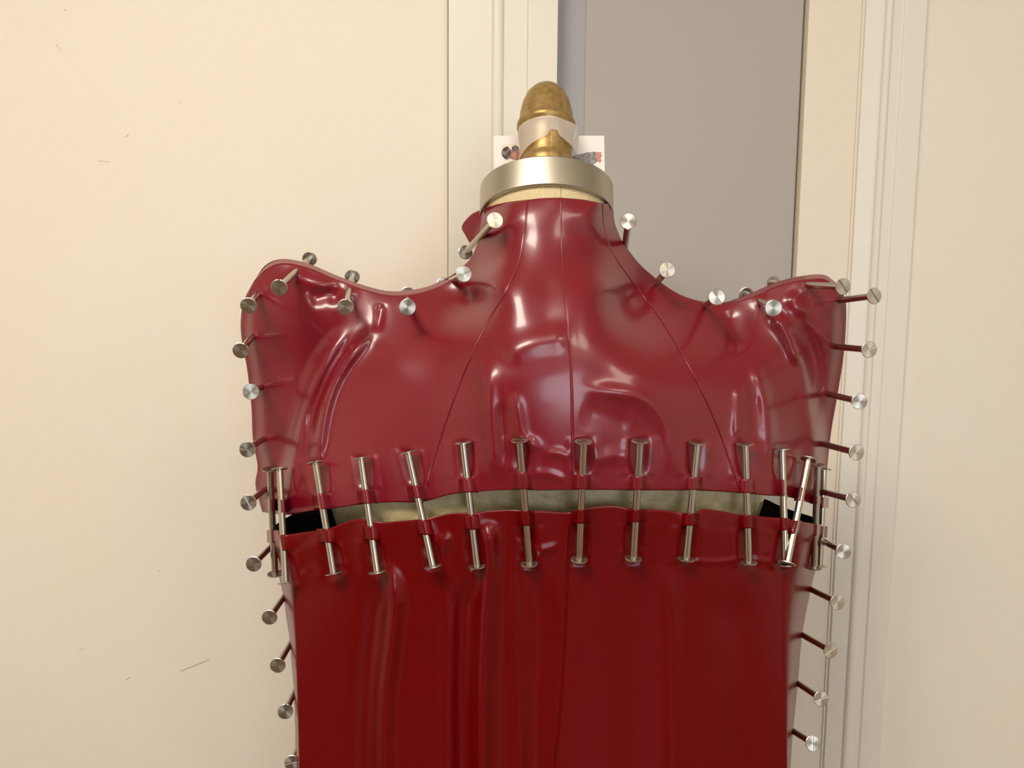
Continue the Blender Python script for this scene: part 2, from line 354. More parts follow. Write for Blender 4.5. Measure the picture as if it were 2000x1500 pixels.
tps_u = TPS([(x, y, Y) for (x, y, Y) in LEFT_U + TOP_L[1:] + TOP_CL[1:] + TOP_CR[1:] + TOP_R[1:] + RIGHT_U[1:]] + [
    (1067, 450, .708), (985, 440, .722), (1000, 450, .717), (1135, 450, .717), (1155, 440, .722), (1067, 520, .694), (1067, 560, .684), (960, 620, .689), (960, 560, .704), (1180, 560, .701), (1180, 620, .683), (980, 520, .711), (1160, 520, .711), (920, 580, .75), (1230, 580, .75),
    (1067, 620, .6695), (900, 640, .712), (1250, 640, .712), (1067, 670, .6587), (1067, 712, .6525), (1067, 800, .6485), (1067, 900, .650), (1067, 960, .653),
    (975, 680, .667), (960, 730, .661), (955, 800, .659), (965, 900, .660), (1180, 680, .664), (1180, 730, .656), (1250, 730, .662), (1300, 800, .665), (1310, 900, .666), (1250, 850, .660), (1310, 965, .668),
    (905, 740, .683), (890, 850, .678), (880, 965, .673), (780, 720, .713), (760, 850, .698), (750, 980, .690), (1380, 720, .697), (1400, 850, .686), (1400, 962, .682),
    (780, 620, .748), (1360, 625, .745), (660, 720, .738), (640, 850, .722), (615, 995, .712), (1480, 720, .722), (1500, 850, .708), (1510, 965, .703),
    (540, 620, .755), (540, 720, .76), (525, 850, .765), (620, 600, .75), (700, 640, .748), (1520, 630, .75), (1600, 640, .757), (1600, 750, .762), (1590, 900, .765), (1430, 650, .745)])
CREST_L = [(700, 640), (655, 680), (622, 740), (598, 810), (580, 880), (566, 950), (560, 1010)]
CREST_R = [(1520, 625), (1548, 660), (1567, 720), (1578, 790), (1586, 860), (1590, 920), (1592, 1010)]
LACE = [((527, 915), (537, 1122)), ((546, 915), (558, 1140)), ((616, 902), (652, 1122)), ((705, 893), (737, 1119)), ((797, 882), (846, 1108)), ((904, 863), (932, 1108)), ((1015, 858), (1034, 1102)), ((1140, 861), (1131, 1094)), ((1250, 860), (1237, 1092)), ((1362, 864), (1340, 1093)), ((1455, 866), (1462, 1100)), ((1527, 876), (1534, 1104)), ((1579, 896), (1537, 1102)), ((1597, 907), (1590, 1110)), ((1609, 915), (1601, 1106))]
LOOP_U = [(974, 998), (976, 1001), (964, 994), (956, 984), (948, 973), (934, 962), (923, 956), (928, 956), (931, 957), (932, 957), (936, 963), (937, 969), (952, 978), (968, 984), (972, 992)]
LOOP_D = [(1036, 1060), (1045, 1075), (1033, 1060), (1028, 1055), (1016, 1045), (1006, 1035), (998, 1027), (996, 1023), (996, 1020), (1003, 1027), (1006, 1032), (1012, 1036), (1017, 1042), (1024, 1046), (1028, 1050)]
def lace_x(k, y):
    (x0, y0), (x1, y1) = LACE[k]; return x0 + (x1 - x0) * (y - y0) / (y1 - y0)
def wobble(px, py, amp, sx, sy, seed):
    rs = np.random.RandomState(seed); o = np.zeros(np.shape(px))
    for k in range(7):
        a, b_, c = rs.uniform(-1, 1) / sx, rs.uniform(.3, 1) / sy, rs.uniform(0, 6.28)
        o = o + np.sin(px * a * 6.28 + py * b_ * 6.28 + c)
    return amp * o / 7
def depth_upper(px, py):
    Y = tps_u(px, py)
    # cloth beyond the fold lines drops back to the side seam
    for ed in (LEFT_U, RIGHT_U):                         # the side edges roll back
        d, t, _s = seg_dist(px, py, catmull(ed, 16))
        Y = Y + .013 * (1 - smooth(d / 30.0)) * smooth(t / .15)
    for crest, sg, amp in ((CREST_L, 1, .016), (CREST_R, -1, .018)):
        d, t, s = seg_dist(px, py, catmull(crest, 16))
        sd = d * s * sg                                   # >0 outside
        e = smooth(t / .25)
        outside = smooth(sd / 34)
        fade = np.exp(-np.clip(sd, 0, None) / 60.0)
        Y = Y + amp * e * outside * fade - 0.006 * e * np.exp(-(sd / 16.0) ** 2)
    R = ridge
    Y = Y + R(px, py, [(735, 625), (715, 660), (680, 700), (650, 750), (632, 810), (622, 880), (618, 940)], .010, 13)
    Y = Y - R(px, py, [(700, 640), (668, 690), (640, 740), (612, 800), (598, 870)], .006, 12)
    Y = Y + R(px, py, [(560, 530), (600, 548), (640, 560), (655, 572)], .004, 14)
    Y = Y - R(px, py, [(600, 590), (640, 575), (668, 590)], .005, 16)
    Y = Y - R(px, py, [(745, 590), (742, 620), (735, 650)], .003, 8)
    Y = Y + R(px, py, [(950, 690), (952, 760), (958, 830), (966, 900), (970, 950)], .006, 18)
    Y = Y + R(px, py, [(1003, 760), (1010, 800), (1020, 850), (1040, 870), (1070, 880)], .0030, 11)
    Y = Y - R(px, py, [(980, 780), (985, 850), (990, 920)], .0025, 14)
    Y = Y + R(px, py, [(975, 705), (1010, 680), (1060, 664), (1125, 655)], .0045, 24)
    Y = Y + R(px, py, [(1122, 748), (1165, 762), (1215, 768), (1262, 782), (1296, 822), (1312, 880), (1316, 940)], .0035, 15)
    Y = Y - R(px, py, [(1130, 800), (1190, 815), (1240, 830)], .002, 25)
    Y = Y + R(px, py, [(1445, 740), (1442, 800), (1440, 870)], .0035, 11)
    Y = Y + R(px, py, [(1465, 690), (1490, 760), (1502, 830), (1504, 890), (1500, 930)], .0055, 13)
    Y = Y - R(px, py, [(1470, 760), (1472, 830), (1475, 880)], .003, 12)
    Y = Y + R(px, py, [(1500, 610), (1530, 640), (1552, 690), (1560, 720)], .007, 13)
    Y = Y - R(px, py, [(1535, 625), (1575, 680), (1590, 760), (1600, 850)], .006, 20)
    Y = Y - R(px, py, [(1420, 600), (1430, 650), (1455, 690)], .004, 18)
    Y = Y + R(px, py, [(1540, 570), (1560, 600), (1590, 610)], .004, 14)
    Y = Y + R(px, py, [(905, 555), (960, 535), (1000, 500)], .003, 16)
    Y = Y + R(px, py, [(1060, 890), (1090, 885), (1116, 898)], .0022, 8)
    Y = Y + R(px, py, [(1030, 930), (1070, 925), (1112, 942)], .0018, 8)
    Y = Y + R(px, py, [(1150, 905), (1200, 890), (1240, 900)], .0020, 14)
    hem = np.exp(-((py - 950) / 55.0) ** 2)
    Y = Y + wobble(px, py, .0016, 150, 180, 3) * (0.25 + hem)
    for k in range(len(LACE)):                           # cloth is pressed in beneath each bolt and lifts at its loop
        a, b_ = LOOP_U[k]
        dx = px - lace_x(k, py)
        up = smooth((py - (LACE[k][0][1] - 10)) / 14) * (1 - smooth((py - a + 10) / 14))
        Y = Y + .0022 * up * np.exp(-(dx / 13.0) ** 2) - .0012 * up * np.exp(-((np.abs(dx) - 24) / 9.0) ** 2)
        lp = np.exp(-((py - (a + 10)) / 22.0) ** 2)
        Y = Y - .0032 * lp * np.exp(-(dx / 22.0) ** 2)
    for (x, y) in [(577, 537), (508, 570), (495, 655), (508, 757), (510, 860), (512, 960), (795, 590), (682, 572), (885, 545), (943, 463), (1222, 472), (1283, 553), (1375, 597), (1485, 588), (1580, 557), (1632, 587)]:
        Y = Y - .0025 * np.exp(-(((px - x) ** 2 + (py - y) ** 2) / 14.0 ** 2))
    return Y

TOP_D = [(524, 1036), (545, 1043), (562, 1044), (600, 1039), (640, 1033), (680, 1018), (710, 1014), (750, 1020), (790, 1017), (830, 1013), (880, 1003), (915, 1001), (960, 998), (1000, 996), (1060, 998), (1100, 1001), (1117, 1001), (1140, 993), (1170, 989), (1200, 988), (1240, 994), (1290, 996), (1340, 1002), (1356, 1003), (1372, 995), (1400, 997), (1450, 1006), (1500, 1010), (1533, 1013), (1560, 1018), (1590, 1023), (1609, 1026)]
LEFT_D = [(524, 1036, .782), (527, 1065, .783), (540, 1105, .784), (553, 1160, .785), (566, 1250, .787), (574, 1350, .788), (577, 1430, .788), (576, 1560, .788), (570, 2300, .79)]
RIGHT_D = [(1609, 1026, .782), (1606, 1050, .783), (1596, 1100, .784), (1584, 1150, .785), (1567, 1240, .787), (1558, 1340, .788), (1549, 1430, .788), (1540, 1560, .788), (1500, 2300, .79)]
SEAM_D = [(1117, 1001), (1112, 1060), (1108, 1120), (1104, 1220), (1098, 1330), (1090, 1430), (1080, 1560), (1060, 2300)]
def prof_lower(px, py):
    xl = np.interp(py, [1030, 1150, 1500, 2300], [559, 577, 586, 580]); xr = np.interp(py, [1010, 1200, 1500, 2300], [1532, 1527, 1536, 1490])
    el = np.interp(py, [p[1] for p in LEFT_D], [p[0] for p in LEFT_D]); er = np.interp(py, [p[1] for p in RIGHT_D], [p[0] for p in RIGHT_D])
    c = (xl + xr) / 2; h = (xr - xl) / 2
    s = (px - c) / h
    front = np.interp(py, [990, 1100, 1300, 1600, 2300], [.662, .668, .672, .672, .66])
    Y = front + (.704 - front) * np.abs(np.clip(s, -1, 1)) ** 2.6
    outL = np.clip((xl - px) / np.maximum(xl - el, 6), 0, 1); outR = np.clip((px - xr) / np.maximum(er - xr, 6), 0, 1)
    out = np.maximum(outL, outR)
    return Y + (.785 - .704) * (out ** 2.6)
def depth_lower(px, py):
    Y = prof_lower(px, py); R = ridge
    Y = Y + R(px, py, [(760, 1090), (770, 1150), (766, 1230), (752, 1330), (748, 1450), (750, 1700), (750, 2200)], .009, 18, .06)
    Y = Y - R(px, py, [(738, 1110), (735, 1180), (722, 1300), (715, 1450), (712, 1700), (712, 2200)], .006, 22, .08)
    Y = Y + R(px, py, [(955, 1010), (958, 1080), (950, 1180), (945, 1300), (942, 1450), (940, 1700), (940, 2200)], .010, 17, .04)
    Y = Y - R(px, py, [(915, 1120), (905, 1200), (900, 1320), (905, 1500), (905, 1800), (905, 2200)], .007, 22, .06)
    Y = Y + R(px, py, [(868, 1130), (880, 1230), (876, 1400), (870, 1800), (870, 2200)], .004, 18, .1)
    Y = Y + R(px, py, [(1005, 1050), (1004, 1200), (1012, 1350), (1016, 1500), (1016, 2200)], .003, 10, .08)
    Y = Y - R(px, py, [(1050, 1100), (1055, 1250), (1050, 1400), (1050, 2200)], .004, 25, .08)
    Y = Y + R(px, py, [(1000, 1050), (1050, 1075), (1100, 1062)], .002, 9)
    Y = Y + R(px, py, [(1300, 1080), (1310, 1200), (1315, 1400), (1310, 2200)], .0022, 16, .08)
    Y = Y - R(px, py, [(1230, 1110), (1240, 1300), (1240, 1700), (1240, 2200)], .0030, 50, .1)
    Y = Y - R(px, py, [(1430, 1110), (1440, 1300), (1440, 2200)], .0030, 45, .1)
    Y = Y + R(px, py, [(820, 1040), (850, 1060), (890, 1050)], .003, 18)
    Y = Y + R(px, py, [(600, 1050), (625, 1075), (660, 1080)], .002, 18)
    Y = Y + R(px, py, [(1310, 1095), (1400, 1098), (1450, 1092), (1520, 1098)], .0013, 5, .1)
    Y = Y + R(px, py, [(640, 1098), (690, 1100)], .001, 5, .2)
    band = np.exp(-((py - 1040) / 50.0) ** 2)
    Y = Y + wobble(px, py, .0018, 120, 200, 11) * (.25 + band)
    for k in range(len(LACE)):
        a, b_ = LOOP_D[k]; dx = px - lace_x(k, py); y1 = LACE[k][1][1]
        dn = smooth((py - b_ + 6) / 14) * (1 - smooth((py - y1) / 14))
        Y = Y + .0025 * dn * np.exp(-(dx / 14.0) ** 2) - .001 * dn * np.exp(-((np.abs(dx) - 25) / 10.0) ** 2)
        lp = np.exp(-((py - (a + b_) / 2) / 20.0) ** 2)
        Y = Y - .0032 * lp * np.exp(-(dx / 20.0) ** 2)
    return Y

def sheet(name, gpx, depth, m, parent, thick=.0009):
    nv, nu = gpx.shape[:2]
    Y = depth(gpx[..., 0], gpx[..., 1])
    V = P(gpx[..., 0], gpx[..., 1], Y).reshape(-1, 3)
    o = mesh_obj(name, V, grid_faces(nv, nu, 0, True), m); keep_parent(o, parent)
    solidify(o, thick, 0)
    return o
def sub(curve, x0, x1, n):
    """piece of a left-to-right curve between two x values"""
    c = catmull(curve, 900)[:, :2]; i0 = np.argmin(abs(c[:, 0] - x0)); i1 = np.argmin(abs(c[:, 0] - x1))
    return catmull(c[i0:i1 + 1:6].tolist() + [c[i1].tolist()], n)[:, :2] if (i1 - i0) % 6 else catmull(c[i0:i1 + 1:6], n)[:, :2]

top_g = empty('latex_bodice', (0.035, .70, 1.28))
tag(top_g, 'glossy burgundy latex top with flared pointed shoulders and bolted edges on the dress form', 'top')
NV = 150
sl, sc, sr = catmull(SEAM_L, NV), catmull(SEAM_C, NV), catmull(SEAM_R, NV)
le, re = catmull(LEFT_U, NV)[:, :2], catmull(RIGHT_U, NV)[:, :2]
def hem_at(c, d): return sub(HEM, c[0], d[0], 2)
def patch(top, left, right, n):
    t = catmull(top, n)[:, :2]; b_ = sub(HEM, left[-1][0], right[-1][0], n)
    left = left.copy(); right = right.copy()
    for e, q in ((left, b_[0]), (right, b_[-1])): e += np.linspace(0, 1, NV)[:, None] ** 6 * (q - e[-1])
    t = t + np.linspace(1, 0, n)[:, None] ** 4 * (left[0] - t[0]) + np.linspace(0, 1, n)[:, None] ** 4 * (right[0] - t[-1])
    return winslow(coons(t, b_, left, right))
sheet('front_panel', patch(TOP_L, le, sl, 150), depth_upper, m_latex, top_g)
sheet('front_panel', patch(TOP_CL, sl, sc, 60), depth_upper, m_latex, top_g)
sheet('front_panel', patch(TOP_CR, sc, sr, 70), depth_upper, m_latex, top_g)
sheet('front_panel', patch(TOP_R, sr, re, 140), depth_upper, m_latex, top_g)
# seams: narrow lapped strips that stand a little proud of the panels
def seam_strip(curve, depth, parent, m, w=2.2, lift=.0006, y0=None, y1=None, name='seam_lap'):
    c = catmull(curve, 120)[:, :2]
    if y1: c = c[c[:, 1] < y1]
    t = np.gradient(c, axis=0); t /= np.hypot(t[:, 0], t[:, 1])[:, None]; nrm = np.stack([-t[:, 1], t[:, 0]], 1)
    gp = np.stack([c - nrm * w, c - nrm * w * .6, c + nrm * w * .6, c + nrm * w], 1)
    Y = depth(gp[..., 0], gp[..., 1]); Y[:, 1:3] -= lift; Y[:, [0, 3]] += .0008
    o = mesh_obj(name, P(gp[..., 0], gp[..., 1], Y).reshape(-1, 3), grid_faces(len(c), 4, 0, False), m); keep_parent(o, parent)
seam_strip(SEAM_L, depth_upper, top_g, m_latex, 1.6); seam_strip(SEAM_C, depth_upper, top_g, m_latex, 1.8); seam_strip(SEAM_R, depth_upper, top_g, m_latex, 1.8)
# back of the top
OUT_U = [(x, y - (8 if (500 < x < 900 or 1430 < x < 1640) and y < 600 else 0), Y + .012) for (x, y, Y) in [(x + (9 if x > 925 else 0), y + (6 if x > 925 else 0), Y) for (x, y, Y) in TOP_L[:-2]] + [(1067, 420, .845)] + [(x - (9 if x < 1215 else 0), y + (6 if x < 1215 else 0), Y) for (x, y, Y) in TOP_R[1:]]]
tps_b = TPS([(x, y, Y + .026) for (x, y, Y) in LEFT_U[1:] + RIGHT_U[1:]] + OUT_U + [(1067, 480, .86), (1067, 560, .885), (900, 640, .86), (1240, 640, .86), (1067, 700, .91), (1067, 960, .92), (850, 800, .905), (1300, 800, .905), (850, 960, .91), (1300, 960, .91), (680, 800, .87), (1450, 800, .87), (680, 960, .875), (1450, 960, .875), (600, 980, .84), (1540, 960, .84), (600, 800, .82), (1550, 800, .82), (620, 620, .79), (1520, 620, .79)])
NB = 70
hb = catmull([(512, 1000), (560, 985), (640, 950), (800, 925), (1067, 910), (1340, 920), (1500, 940), (1580, 968), (1611, 985)], 160)
tb = catmull([p[:2] for p in OUT_U], 160)
lb = catmull(LEFT_U, NB)[:, :2]; rb = catmull(RIGHT_U, NB)[:, :2]
lb = lb + np.linspace(1, 0, NB)[:, None] ** 4 * (tb[0] - lb[0]); rb = rb + np.linspace(1, 0, NB)[:, None] ** 4 * (tb[-1] - rb[0]) + np.linspace(0, 1, NB)[:, None] ** 4 * (hb[-1] - rb[-1])
bp_ = coons(tb, hb, lb, rb)
V = P(bp_[..., 0], bp_[..., 1], tps_b(bp_[..., 0], bp_[..., 1])).reshape(-1, 3)
o = mesh_obj('back_panel', V, grid_faces(NB, 160), [m_latex, m_inside]); keep_parent(o, top_g); solidify(o, .0009, 1)
# rolled edge joining front and back along the sides and shoulders
def edge_strip(front, back, parent, m, name='edge_seam', n=160):
    a = catmull(front, n); c = catmull(back, n)
    V = []
    for t in (0, .33, .67, 1):
        q = a * (1 - t) + c * t
        bulge = math.sin(math.pi * t) * .0
        V.append(P(q[:, 0], q[:, 1], q[:, 2] - bulge))
    V = np.stack(V, 0).reshape(-1, 3)
    o = mesh_obj(name, V, grid_faces(4, n), m); keep_parent(o, parent)
def with_depth(pts, depth): 
    p = np.array([q[:2] for q in pts], float); return np.column_stack([p, depth(p[:, 0], p[:, 1])])
fl = catmull(TOP_L[:12], 80); fr = catmull(TOP_R[1:], 80)
for f_, sgn in ((fl, 0), (fr, 1)):
    fo = with_depth(f_, depth_upper)
    ba = f_.copy(); mk = np.clip(np.minimum((f_[:, 0] - 497) / 25, (905 - f_[:, 0]) / 40), 0, 1) if sgn == 0 else np.clip(np.minimum((f_[:, 0] - 1420) / 40, (1645 - f_[:, 0]) / 15), 0, 1)
    ba[:, 1] -= 8 * mk
    ba[:, 2] = tps_b(ba[:, 0], ba[:, 1])
    edge_strip(fo, ba, top_g, m_latex, n=120)
for side in (LEFT_U, RIGHT_U):
    c = catmull(side, 80); fo = with_depth(c, depth_upper); ba = fo.copy(); ba[:, 2] = tps_b(ba[:, 0], ba[:, 1])
    edge_strip(fo, ba, top_g, m_latex, n=100)
# the free corner of the collar that stands away from the neck
flap_rows = [[(948, 407, .792), (934, 413, .797), (921, 420, .802), (907, 435, .806)],
             [(944, 425, .790), (930, 430, .797), (917, 437, .802), (903, 446, .806)],
             [(941, 445, .788), (930, 450, .796), (920, 455, .801), (909, 458, .804)],
             [(936, 468, .786), (931, 471, .794), (927, 475, .798), (921, 479, .801)]]
fr_ = np.array([catmull(r, 12) for r in flap_rows]); fr_ = np.array([catmull(fr_[:, j], 12) for j in range(12)])
o = mesh_obj('collar_flap', P(fr_[..., 0], fr_[..., 1], fr_[..., 2]).reshape(-1, 3), grid_faces(12, 12), m_latex); keep_parent(o, top_g); solidify(o, .0012)

skirt = empty('latex_skirt', (0.035, .70, 0.70))
tag(skirt, 'long burgundy latex dress section hanging below the bolted gap', 'dress')
NVD = 190
# rows bunch up near the top edge
vv = np.concatenate([np.linspace(0, .42, 150), np.linspace(.42, 1, 41)[1:]])
def resamp(c): 
    c = catmull(c, 1200)[:, :2]; u = np.linspace(0, 1, 1200); return np.stack([np.interp(vv, u, c[:, k]) for k in (0, 1)], 1)
ld, sd_, rd = resamp(LEFT_D), resamp(SEAM_D), resamp(RIGHT_D)
def sub_cols(t, left, right):
    b_ = np.linspace(left[-1], right[-1], len(t))
    left = left + (1 - np.linspace(0, 1, len(left)))[:, None] ** 8 * (t[0] - left[0]); right = right + (1 - np.linspace(0, 1, len(right)))[:, None] ** 8 * (t[-1] - right[0])
    nv = len(left); u = np.linspace(0, 1, len(t)); v = vv[:, None, None]; u = u[None, :, None]
    return (1 - v) * t[None] + v * b_[None] + (1 - u) * left[:, None] + u * right[:, None] - ((1 - u) * (1 - v) * t[0] + u * (1 - v) * t[-1] + (1 - u) * v * b_[0] + u * v * b_[-1])
def dense(x0, x1, n, side):
    """columns packed towards the fold at one side"""
    s = np.linspace(0, 1, n); s = s ** 1.5 if side < 0 else 1 - (1 - s) ** 1.5
    c = catmull(TOP_D, 1500)[:, :2]; xx = x0 + (x1 - x0) * s
    return np.stack([xx, np.interp(xx, c[:, 0], c[:, 1])], 1)
for (t, lf, rt) in ((dense(524, 1117, 170, -1), ld, sd_), (dense(1117, 1609, 150, 1), sd_, rd)):
    # keep the column spacing of the top edge all the way down
    s = (t[:, 0] - t[0, 0]) / (t[-1, 0] - t[0, 0])
    lf2 = lf + ((1 - vv)[:, None] ** 8) * (t[0] - lf[0]); rt2 = rt + ((1 - vv)[:, None] ** 8) * (t[-1] - rt[0])
    lin = lf2[:, None] * (1 - s)[None, :, None] + rt2[:, None] * s[None, :, None]
    topdev = t - (lf2[0] * (1 - s)[:, None] + rt2[0] * s[:, None])
    gp = lin + topdev[None] * ((1 - vv) ** 6)[:, None, None]
    sheet('front_panel', gp, depth_lower, m_latex_shaded, skirt)
seam_strip(SEAM_D[:7], depth_lower, skirt, m_latex_shaded, 1.6)
# back of the dress section
nb = 80; u = np.linspace(0, 1, nb)
tbk = catmull([(524, 1036), (545, 1020), (580, 1000), (640, 975), (800, 935), (1067, 910), (1340, 940), (1480, 970), (1520, 986), (1560, 1001), (1585, 1008), (1609, 1024)], nb)
rows = []
for i, v in enumerate(np.linspace(0, 1, 50)):
    yl = 1036 + v * (2300 - 1036)
    xl = np.interp(yl, [p[1] for p in LEFT_D], [p[0] for p in LEFT_D]); xr = np.interp(yl, [p[1] for p in RIGHT_D], [p[0] for p in RIGHT_D])
    s = (tbk[:, 0] - 524) / (1609 - 524)
    x = xl + (xr - xl) * s; y = yl + (tbk[:, 1] - 1036) * (1 - v)
    Y = .787 + .135 * (1 - np.abs(2 * s - 1) ** 2.6)
    rows.append(np.column_stack([x, y, Y]))
rows = np.array(rows)
o = mesh_obj('back_panel', P(rows[..., 0], rows[..., 1], rows[..., 2]).reshape(-1, 3), grid_faces(50, nb), [m_latex_shaded, m_inside]); keep_parent(o, skirt); solidify(o, .0009, 1)

# ------------------------------------------------------------------ bolts
R_POST, R_HEAD, T_HEAD = .0032, .0076, .0013
def post_mesh():
    ns = 24; V = []
    for z in (-.5, .5): V += [(math.cos(2 * math.pi * i / ns), math.sin(2 * math.pi * i / ns), z) for i in range(ns)]
    return V, [(i, (i + 1) % ns, ns + (i + 1) % ns, ns + i) for i in range(ns)]
def head_mesh():
    """round head with a screwdriver slot; underside at z = 0, face at z = T_HEAD"""
    bm = bmesh.new(); ns = 32; s = .0008; sl_ = .0008; e = .0004
    def loop(r, z): return [bm.verts.new((r * math.cos(2 * math.pi * i / ns), r * math.sin(2 * math.pi * i / ns), z)) for i in range(ns)]
    a = loop(R_HEAD * .93, 0); b_ = loop(R_HEAD, .0003); c = loop(R_HEAD, T_HEAD - sl_)
    bm.faces.new(a[::-1])
    for p, q in ((a, b_), (b_, c)):
        for i in range(ns): bm.faces.new((p[i], p[(i + 1) % ns], q[(i + 1) % ns], q[i]))
    bm.faces.new(c)                                      # floor of the slot
    for sg in (1, -1):                                   # the two raised halves beside the slot
        a0 = math.asin(s / R_HEAD); ang = np.linspace(a0, math.pi - a0, 17)
        lo = [bm.verts.new((R_HEAD * math.cos(t), sg * R_HEAD * math.sin(t), T_HEAD - sl_)) for t in ang]
        mi = [bm.verts.new((R_HEAD * math.cos(t), sg * R_HEAD * math.sin(t), T_HEAD - e * .7)) for t in ang]
        hi = [bm.verts.new(((R_HEAD - e) * math.cos(t), sg * max((R_HEAD - e) * math.sin(t), s), T_HEAD)) for t in ang]
        for p, q in ((lo, mi), (mi, hi)):
            for i in range(16): bm.faces.new((p[i], p[i + 1], q[i + 1], q[i]) if sg > 0 else (p[i + 1], p[i], q[i], q[i + 1]))
        bm.faces.new(hi if sg > 0 else hi[::-1])
        w = [lo[0], mi[0], hi[0], hi[-1], mi[-1], lo[-1]]; bm.faces.new(w if sg > 0 else w[::-1])
    bmesh.ops.recalc_face_normals(bm, faces=bm.faces)
    me = bpy.data.meshes.new('slotted_head'); bm.to_mesh(me); bm.free(); me.materials.append(m_head)
    return me
HEAD_ME = head_mesh()
pv, pf = post_mesh()
POST_ME = bpy.data.meshes.new('post'); POST_ME.from_pydata([(x * R_POST, y * R_POST, z) for x, y, z in pv], [], pf); POST_ME.update()
POST_ME.polygons.foreach_set('use_smooth', [True] * len(POST_ME.polygons)); POST_ME.materials.append(m_steel)
def bolt(name, p0, p1, slot0, slot1, label, group):
    """p0, p1: outer faces of the two heads"""
    p0, p1 = Vector(p0), Vector(p1); d = (p1 - p0); L = d.length; mid = (p0 + p1) / 2
    root = empty(name, mid); root.rotation_mode = 'QUATERNION'; root.rotation_quaternion = d.to_track_quat('Z', 'Y')
    tag(root, label, 'bolt', group)
    po = bpy.data.objects.new('post', POST_ME); C.objects.link(po); po.parent = root; po.scale = (1, 1, L - T_HEAD)
    for sg, sa in ((1, slot1), (-1, slot0)):
        h = bpy.data.objects.new('head', HEAD_ME); C.objects.link(h); h.parent = root
        h.location = (0, 0, sg * (L / 2 - T_HEAD)); h.rotation_euler = (0 if sg > 0 else math.pi, 0, sa)
    return root
ORD = ['first', 'second', 'third', 'fourth', 'fifth', 'sixth', 'seventh', 'eighth', 'ninth', 'tenth', 'eleventh', 'twelfth', 'thirteenth', 'fourteenth', 'fifteenth']
lace_line = []
for k, (a, b_) in enumerate(LACE):
    ya = float(depth_upper(np.array([a[0]]), np.array([a[1] + 6.]))[0]) - .0066
    yb = float(depth_lower(np.array([b_[0]]), np.array([b_[1] - 6.]))[0]) - .0066
    tt = np.linspace(.05, .95, 40); bx = a[0] + (b_[0] - a[0]) * tt; by = a[1] + (b_[1] - a[1]) * tt
    line = ya + (yb - ya) * tt
    lim = np.where(by < LOOP_U[k][0], depth_upper(bx, by), np.where(by > LOOP_D[k][1], depth_lower(bx, by), 9)) - R_POST - .0004
    if True:
        dv = max(0, float((line - lim).max())); ya -= dv; yb -= dv
    p0 = P(*b_, yb); p1 = P(*a, ya); lace_line.append((p0, p1, ya, yb))
    n_ = len(LACE) - 1 - k
    extra = {12: ', leaning over'}.get(k, '')
    bolt('lacing_bolt', p0, p1, random.uniform(0, 3), random.uniform(0, 3), f'{ORD[n_]} upright steel bolt across the waist gap, counted from the doorway side' + extra, 'bolts lacing the waist gap')
# latex loops that hold the lacing bolts
def latex_loop(k, y0, y1, depth, m, parent):
    (p0, p1, ya, yb) = lace_line[k]; a, b_ = LACE[k]
    nr, nc = 9, 21
    hw = 20.0 if 2 <= k <= 10 else 12.0
    t = np.linspace(0, 1, nr)[:, None]; s = np.linspace(-1, 1, nc)[None, :]
    py = y0 + (y1 - y0) * t + 0 * s
    px = lace_x(k, py) + hw * s
    Yb = ya + (yb - ya) * (py - a[1]) / (b_[1] - a[1])
    Ys = depth(px, py) + .0016
    apex = np.minimum(Yb - R_POST - .0012, Ys - .002)
    V = P(px, py, Ys + (apex - Ys) * (1 - s ** 2) ** 1.4).reshape(-1, 3)
    o = mesh_obj('bolt_loop', V, grid_faces(nr, nc, 0, True), m); keep_parent(o, parent); solidify(o, .0007)
for k in range(len(LACE)):
    latex_loop(k, *LOOP_U[k], depth_upper, m_latex, top_g)
    latex_loop(k, *LOOP_D[k], depth_lower, m_latex_shaded, skirt)

# edge bolts: (head px, root px, root depth, half length)
HL = .0545
def edge_bolt(head, root, Yr, label, slot, hl=HL, back=None):
    r = P(*root, Yr); h0 = P(*head, 1.0) - CAM; h0 = h0 / np.linalg.norm(h0)
    # point on the head's line of sight at the given distance from the root, the nearer of the two
    q = r - CAM; bq = q @ h0; disc = bq * bq - (q @ q - hl * hl)
    hp = CAM + h0 * (bq - math.sqrt(max(disc, 0)))
    d = hp - r; d /= np.linalg.norm(d)
    bk = P(*back[:2], back[2]) if back else r - d * hl
    return bolt('edge_bolt', bk, hp, random.uniform(0, 3), slot, label, 'bolts along the outer edges of the latex')
wide = 'the wide plain wall'
side_w = [((485, 597), (508, 570)), ((470, 685), (495, 655)), ((490, 765), (508, 757)), ((483, 878), (510, 860)), ((485, 982), (512, 960)), ((495, 1102), (527, 1070)), ((526, 1206), (555, 1165)), ((542, 1300), (568, 1255)), ((557, 1390), (576, 1350)), ((570, 1490), (588, 1446))]
slots_w = [0.0, .9, 1.0, 2.9, 2.0, .2, .75, 1.0, 1.5, .2]
for i, (h, r) in enumerate(side_w):
    edge_bolt(h, r, .772 if i < 5 else .786, f'{ORD[i]} slotted steel bolt down the side edge facing {wide}', slots_w[i])
side_d = [((1708, 578), (1637, 587)), ((1698, 683), (1640, 678)), ((1679, 784), (1632, 773)), ((1673, 884), (1618, 870)), ((1667, 976), (1613, 962)), ((1648, 1077), (1603, 1055)), ((1636, 1176), (1582, 1150)), ((1623, 1271), (1564, 1238)), ((1604, 1365), (1556, 1333)), ((1588, 1452), (1546, 1426))]
slots_d = [2.2, .5, .6, .9, 2.3, .6, 1.0, .5, .3, 1.5]
for i, (h, r) in enumerate(side_d):
    edge_bolt(h, r, .772 if i < 5 else .786, f'{ORD[i]} slotted steel bolt down the side edge facing the doorway casing', slots_d[i])
